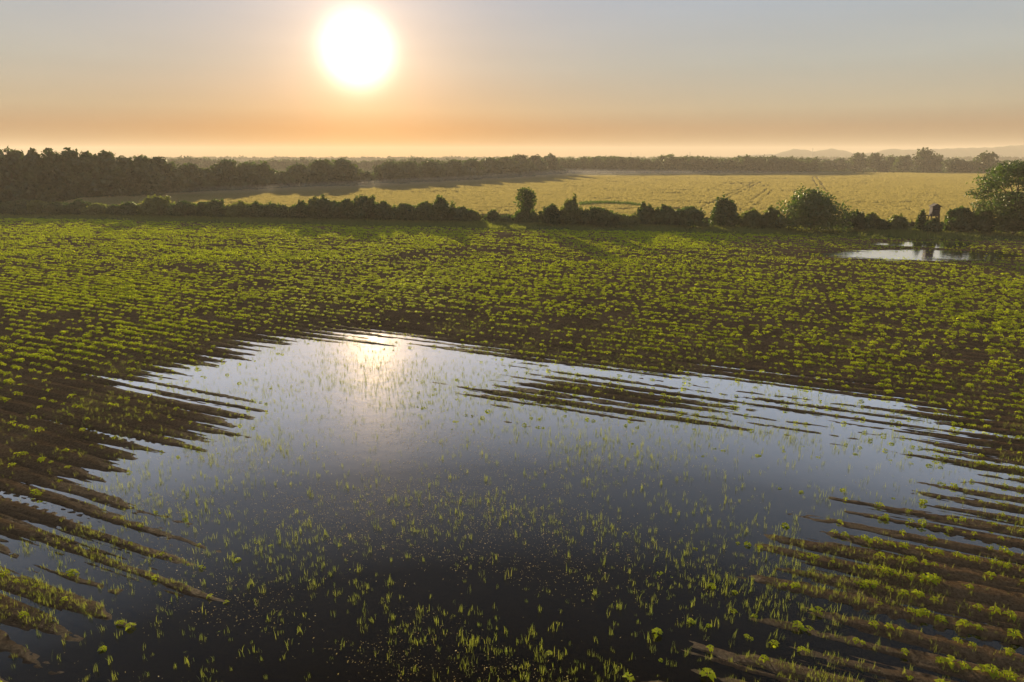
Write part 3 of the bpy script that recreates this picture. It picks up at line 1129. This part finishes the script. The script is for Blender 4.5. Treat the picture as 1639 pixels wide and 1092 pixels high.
# the undergrowth and the trees deeper in the same wood: one mass
parts = []
g = np.random.default_rng(5)
for i, (px, pb, pt, w, lb) in enumerate(LEFT_WOOD):
    p, mpp, h = size_at(px, pb, pt)
    for r_ in range(2):
        bx = p[0] + g.uniform(-0.6, 0.6) * w * mpp
        by = p[1] + w * mpp * (0.9 + 0.8 * r_) + g.uniform(-2, 2)
        hh = h * g.uniform(0.5, 0.72)
        C, Rr = crown_lobes(hh, w * mpp * 1.2, g, 9, 0.05)
        v, q, t = leaf_cloud(C, Rr, 420, 0.6 + 0.001 * p[1], g, 0.4)
        parts.append((v + np.array([bx, by, GZ]), q, t))
    for r_ in range(3):
        bx = p[0] + g.uniform(-0.6, 0.6) * w * mpp
        hh = h * g.uniform(0.2, 0.4)
        C, Rr = crown_lobes(hh, hh * 1.6, g, 7, 0.02, 'dome')
        v, q, t = leaf_cloud(C, Rr, 260, 0.4 + 0.001 * p[1], g, 0.4)
        parts.append((v + np.array([bx, p[1] + g.uniform(-0.5, 2), GZ]), q, t))
v, q, t = join(parts)
tag(link('wood_interior', mesh_np('wood_interior', v, q, M_WOOD_LEAF, tint=t)), 'dark undergrowth and deeper trees behind the front of the left wood', 'woodland', kind='stuff')


def far_wood(name, label, spots, n_leaf, size, seed):
    g = np.random.default_rng(seed)
    parts = []
    for (px, pb, pt, w) in spots:
        p, mpp, h = size_at(px, pb, pt)
        C, Rr = crown_lobes(h, w * mpp, g, 8, 0.03)
        v, q, t = leaf_cloud(C, Rr, n_leaf, size * mpp / 0.4, g, 0.35)
        parts.append((v + np.array([p[0], p[1], GZ]), q, t))
    v, q, t = join(parts)
    return tag(link(name, mesh_np(name, v, q, M_WOOD_LEAF, tint=t)), label, 'woodland', kind='stuff')


g = np.random.default_rng(8)
sp = []
for r_ in range(3):
    for px in np.arange(884, 1306, 7.0):
        top = 252 + 2.0 * math.sin(px * 0.05) + g.uniform(-2, 2.5) - (3.5 if 1052 < px < 1078 else 0) - (2 if 1180 < px < 1210 else 0)
        sp.append((px + g.uniform(-4, 4), 278.2 - r_ * 1.1, top, g.uniform(16, 26)))
far_wood('far_wood', 'long straight dark wood across the far end of the grain field', sp, 260, 0.75, 9)

RIGHT_TREES = [
    (1322, 274, 256, 34, 'low tree next to the right end of the far wood'),
    (1342, 274, 254, 30, 'second low tree from the right end of the far wood'),
    (1370, 275, 244, 34, 'left tree of the domed pair beyond the grain field'),
    (1398, 275, 245, 34, 'right tree of the domed pair beyond the grain field'),
    (1413, 276, 258, 20, 'small round tree in front of the domed pair'),
    (1424, 274, 251, 28, 'mid-height tree right of the domed pair'),
    (1444, 275, 249, 30, 'tree just left of the tallest far tree'),
    (1477, 276, 238, 36, 'tallest rounded tree beyond the right of the grain field'),
    (1496, 276, 249, 24, 'tree leaning against the right of the tallest far tree'),
    (1524, 278, 254, 36, 'low spreading tree between the two tall far trees'),
    (1545, 278, 259, 34, 'low tree left of the flat-topped far tree'),
    (1574, 279, 244, 40, 'flat-topped far tree standing apart on the right'),
    (1606, 279, 258, 34, 'low faint tree right of the flat-topped far tree'),
    (1636, 279, 264, 36, 'faint low tree at the right frame edge beyond the field'),
]
for (px, pb, pt, w, lb) in RIGHT_TREES:
    p, mpp, h = size_at(px, pb, pt)
    build_tree('far_tree', lb, 'tree', 'trees beyond the right of the grain field', (p[0], p[1], GZ), h, w * mpp, 'round', 1200, 0.75, M_WOOD_LEAF, 0.35, 0.06, None, 12, shell=0.4)

# fainter woods farther off, showing over and between the nearer ones
g = np.random.default_rng(12)
sp = []
for px in np.arange(250, 900, 9.0):
    top = 256 + 2.5 * math.sin(px * 0.035) + g.uniform(-2, 2)
    if 270 < px < 300:
        top -= 2
    sp.append((px, 272, top, g.uniform(22, 32)))
for px in np.arange(1300, 1700, 9.0):
    sp.append((px, 268, 258 + g.uniform(-2, 2), g.uniform(20, 30)))
far_wood('distant_wood', 'faint hazy woods showing over the nearer trees', sp, 200, 0.9, 13)
sp = []
for px in np.arange(-40, 1700, 9.0):
    sp.append((px, 259.5, 252.5 + g.uniform(-1.2, 1.2), g.uniform(18, 28)))
far_wood('horizon_wood', 'faintest line of woods along the horizon', sp, 120, 1.0, 14)

# hills on the horizon at the right
HX = np.arange(1180, 1900, 6.0)
prof = [(1180, 249), (1240, 247), (1270, 238.5), (1290, 240), (1302, 243), (1330, 238), (1350, 241), (1370, 246), (1395, 245), (1425, 238), (1450, 240), (1490, 239), (1540, 237), (1590, 236), (1620, 233), (1700, 231), (1800, 236), (1900, 247)]
hv, D = [], 1900.0
for px in HX:
    d = ray(px, np.interp(px, [a for a, _ in prof], [b for _, b in prof]) + 0.5 * math.sin(px * 0.31))
    zt = CAM_H + d[2] * D / d[1]
    xt = d[0] * D / d[1]
    zt = max(zt, 3.0)
    hv += [(xt, D - zt * 3.0, -1), (xt, D - zt * 1.2, zt * 0.62), (xt, D, zt), (xt, D + zt * 1.5, zt * 0.6), (xt, D + zt * 4, -1)]
hq = []
for i in range(len(HX) - 1):
    for j in range(4):
        a = i * 5 + j
        hq.append((a, a + 5, a + 6, a + 1))
tag(link('hills', mesh_np('hills', np.array(hv), np.array(hq), M_HILL, smooth=True)), kind='structure')


# ------------------------------------------------------------------ hunting hide
class MB:
    def __init__(s):
        s.v, s.f = [], []

    def hexa(s, b, t):
        o = len(s.v)
        s.v += [tuple(p) for p in b] + [tuple(p) for p in t]
        s.f += [(o, o + 3, o + 2, o + 1), (o + 4, o + 5, o + 6, o + 7)] + [(o + i, o + (i + 1) % 4, o + 4 + (i + 1) % 4, o + 4 + i) for i in range(4)]

    def box(s, x0, x1, y0, y1, z0, z1):
        b = [(x0, y0), (x1, y0), (x1, y1), (x0, y1)]
        s.hexa([p + (z0,) for p in b], [p + (z1,) for p in b])

    def bar(s, a, b, r):
        a, b = Vector(a), Vector(b)
        d = (b - a).normalized()
        u = d.cross(Vector((0, 0, 1)) if abs(d.z) < 0.9 else Vector((1, 0, 0))).normalized() * r
        w = d.cross(u).normalized() * r
        s.hexa([a + u + w, a - u + w, a - u - w, a + u - w], [b + u + w, b - u + w, b - u - w, b + u - w])

    def build(s, name, mat, parent):
        me = bpy.data.meshes.new(name)
        me.from_pydata(s.v, [], s.f)
        me.materials.append(mat)
        me.update()
        return link(name, me, parent)


p, mpp, h = size_at(1490.5, 372, 326.5)
hide = empty('hunting_hide', (p[0], p[1], GZ), 'grey wooden hunting hide with pitched roof on tall legs among the bushes', 'hunting hide')
hide.rotation_euler = (0, 0, R(-9))
W2, ZF, ZE = 5.6 * mpp, h * 0.60, h * 0.905
m = MB()
m.box(-W2, W2, -W2, -W2 + 0.04, ZF, ZF + (ZE - ZF) * 0.66)
m.box(-W2, W2, -W2, -W2 + 0.04, ZF + (ZE - ZF) * 0.77, ZE)
m.box(-W2, -W2 * 0.6, -W2, -W2 + 0.04, ZF + (ZE - ZF) * 0.66 + 0.002, ZF + (ZE - ZF) * 0.77 - 0.002)
m.box(W2 * 0.6, W2, -W2, -W2 + 0.04, ZF + (ZE - ZF) * 0.66 + 0.002, ZF + (ZE - ZF) * 0.77 - 0.002)
m.box(-W2, W2, W2 - 0.04, W2, ZF, ZE)
m.box(-W2, -W2 + 0.04, -W2 + 0.042, W2 - 0.042, ZF, ZE)
m.box(W2 - 0.04, W2, -W2 + 0.042, W2 - 0.042, ZF, ZE)
cabin = m.build('cabin', M_BOARD, hide)
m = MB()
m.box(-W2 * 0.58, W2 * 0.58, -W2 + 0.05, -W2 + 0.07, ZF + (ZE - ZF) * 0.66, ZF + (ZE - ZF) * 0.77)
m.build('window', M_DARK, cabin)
m = MB()
for i in range(9):
    x0 = -W2 + 2 * W2 * i / 9
    m.box(x0 + 0.008, x0 + 2 * W2 / 9 - 0.008, -W2 - 0.012, -W2 - 0.003, ZF + 0.01, ZF + (ZE - ZF) * 0.65)
m.build('cladding', M_BOARD, cabin)
m = MB()
ov = W2 * 1.34
for s in (-1, 1):
    b = [(0, -ov, h), (s * ov, -ov, ZE - 0.02), (s * ov, ov, ZE - 0.02), (0, ov, h)]
    m.hexa(b, [(x, y, z + 0.05) for x, y, z in b])
roof = m.build('roof', M_FELT, hide)
for s in (-1, 1):
    m = MB()
    yy0 = s * (W2 - 0.02)
    m.hexa([(-W2, yy0 - 0.015, ZE + 0.003), (W2, yy0 - 0.015, ZE + 0.003), (W2, yy0 + 0.015, ZE + 0.003), (-W2, yy0 + 0.015, ZE + 0.003)],
           [(-0.03, yy0 - 0.015, h - 0.03), (0.03, yy0 - 0.015, h - 0.03), (0.03, yy0 + 0.015, h - 0.03), (-0.03, yy0 + 0.015, h - 0.03)])
    m.build('gable', M_BOARD, roof)
m = MB()
m.box(-W2 * 1.7, W2 * 1.2, -W2 * 1.15, W2 * 1.15, ZF - 0.10, ZF - 0.004)
m.build('platform', M_POST, hide)
for sx in (-1, 1):
    for sy in (-1, 1):
        m = MB()
        m.bar((sx * W2 * 1.25, sy * W2 * 1.25, -0.15), (sx * W2 * 0.95, sy * W2 * 0.95, ZF - 0.105), 0.055)
        m.build('leg', M_POST, hide)
m = MB()
for s in (-1, 1):
    m.bar((-W2 * 1.2, s * W2 * 1.18, 0.35), (W2 * 1.0, s * W2 * 1.06, ZF - 0.3), 0.03)
    m.bar((s * W2 * 1.18, -W2 * 1.2, 0.35), (s * W2 * 1.06, W2 * 1.0, ZF - 0.3), 0.03)
m.build('brace', M_POST, hide)
m = MB()
for s in (-0.2, 0.2):
    m.bar((W2 * 2.0, s, -0.1), (W2 * 1.22, s, ZF + 0.25), 0.03)
for i in range(7):
    f = (i + 0.7) / 7.5
    m.bar((W2 * (2.0 - 0.78 * f), -0.23, f * (ZF + 0.2)), (W2 * (2.0 - 0.78 * f), 0.23, f * (ZF + 0.2)), 0.022)
m.build('ladder', M_POST, hide)

for px, top, lb in ((1009, 243.5, 'left thin radio mast over the far wood'), (1103, 243, 'middle thin radio mast over the far wood'), (1298, 237, 'right thin radio mast at the end of the far wood')):
    p, mpp, h = size_at(px, 266, top)
    r_ = empty('radio_mast', (p[0], p[1], 0.1), lb, 'mast', 'thin masts over the far wood')
    m = MB()
    m.bar((0, 0, 0), (0, 0, h), 0.16)
    m.build('pole', M_STEEL, r_)
    m = MB()
    m.bar((-0.7, 0, h * 0.93), (0.7, 0, h * 0.93), 0.06)
    m.build('antenna', M_STEEL, r_)

# ------------------------------------------------------------------ morning haze
m, n, l = new_mat('haze')
out = n.new('ShaderNodeOutputMaterial')
pv = n.new('ShaderNodeVolumePrincipled')
pv.inputs['Color'].default_value = (0.80, 0.73, 0.64, 1)
pv.inputs['Density'].default_value = 0.00032
pv.inputs['Anisotropy'].default_value = 0.12
l.new(pv.outputs[0], out.inputs['Volume'])
hz = MB()
hz.box(-3200, 3200, -700, 3200, -2.0, 46.0)
me = bpy.data.meshes.new('haze')
me.from_pydata(hz.v, [], hz.f)
me.materials.append(m)
tag(link('haze', me), 'thin golden morning haze over the fields', 'haze', kind='stuff')

m, n, l = new_mat('ground_mist')
out = n.new('ShaderNodeOutputMaterial')
pv = n.new('ShaderNodeVolumePrincipled')
pv.inputs['Color'].default_value = (0.95, 0.92, 0.88, 1)
pv.inputs['Density'].default_value = 0.0036
pv.inputs['Anisotropy'].default_value = 0.1
l.new(pv.outputs[0], out.inputs['Volume'])
MIST = [at(x, y)[:2] for x, y in ((130, 320), (420, 316), (640, 304), (900, 286), (1180, 281.5), (1420, 279), (1180, 277.6), (890, 278), (820, 285), (600, 295.5), (420, 304.5), (270, 312))]
TOPS = (1.0, 2.6, 3.2, 3.2, 2.4, 0.95, 2.4, 3.4, 3.4, 3.4, 3.2, 2.2)
k = len(MIST)
me = bpy.data.meshes.new('ground_mist')
me.from_pydata([(a, b, 0.9) for a, b in MIST] + [(a, b, z) for (a, b), z in zip(MIST, TOPS)], [],
               [tuple(range(k))[::-1], tuple(range(k, 2 * k))] + [(i, (i + 1) % k, k + (i + 1) % k, k + i) for i in range(k)])
me.materials.append(m)
tag(link('ground_mist', me), 'low pale mist lying along the edge of the woods', 'mist', kind='stuff')
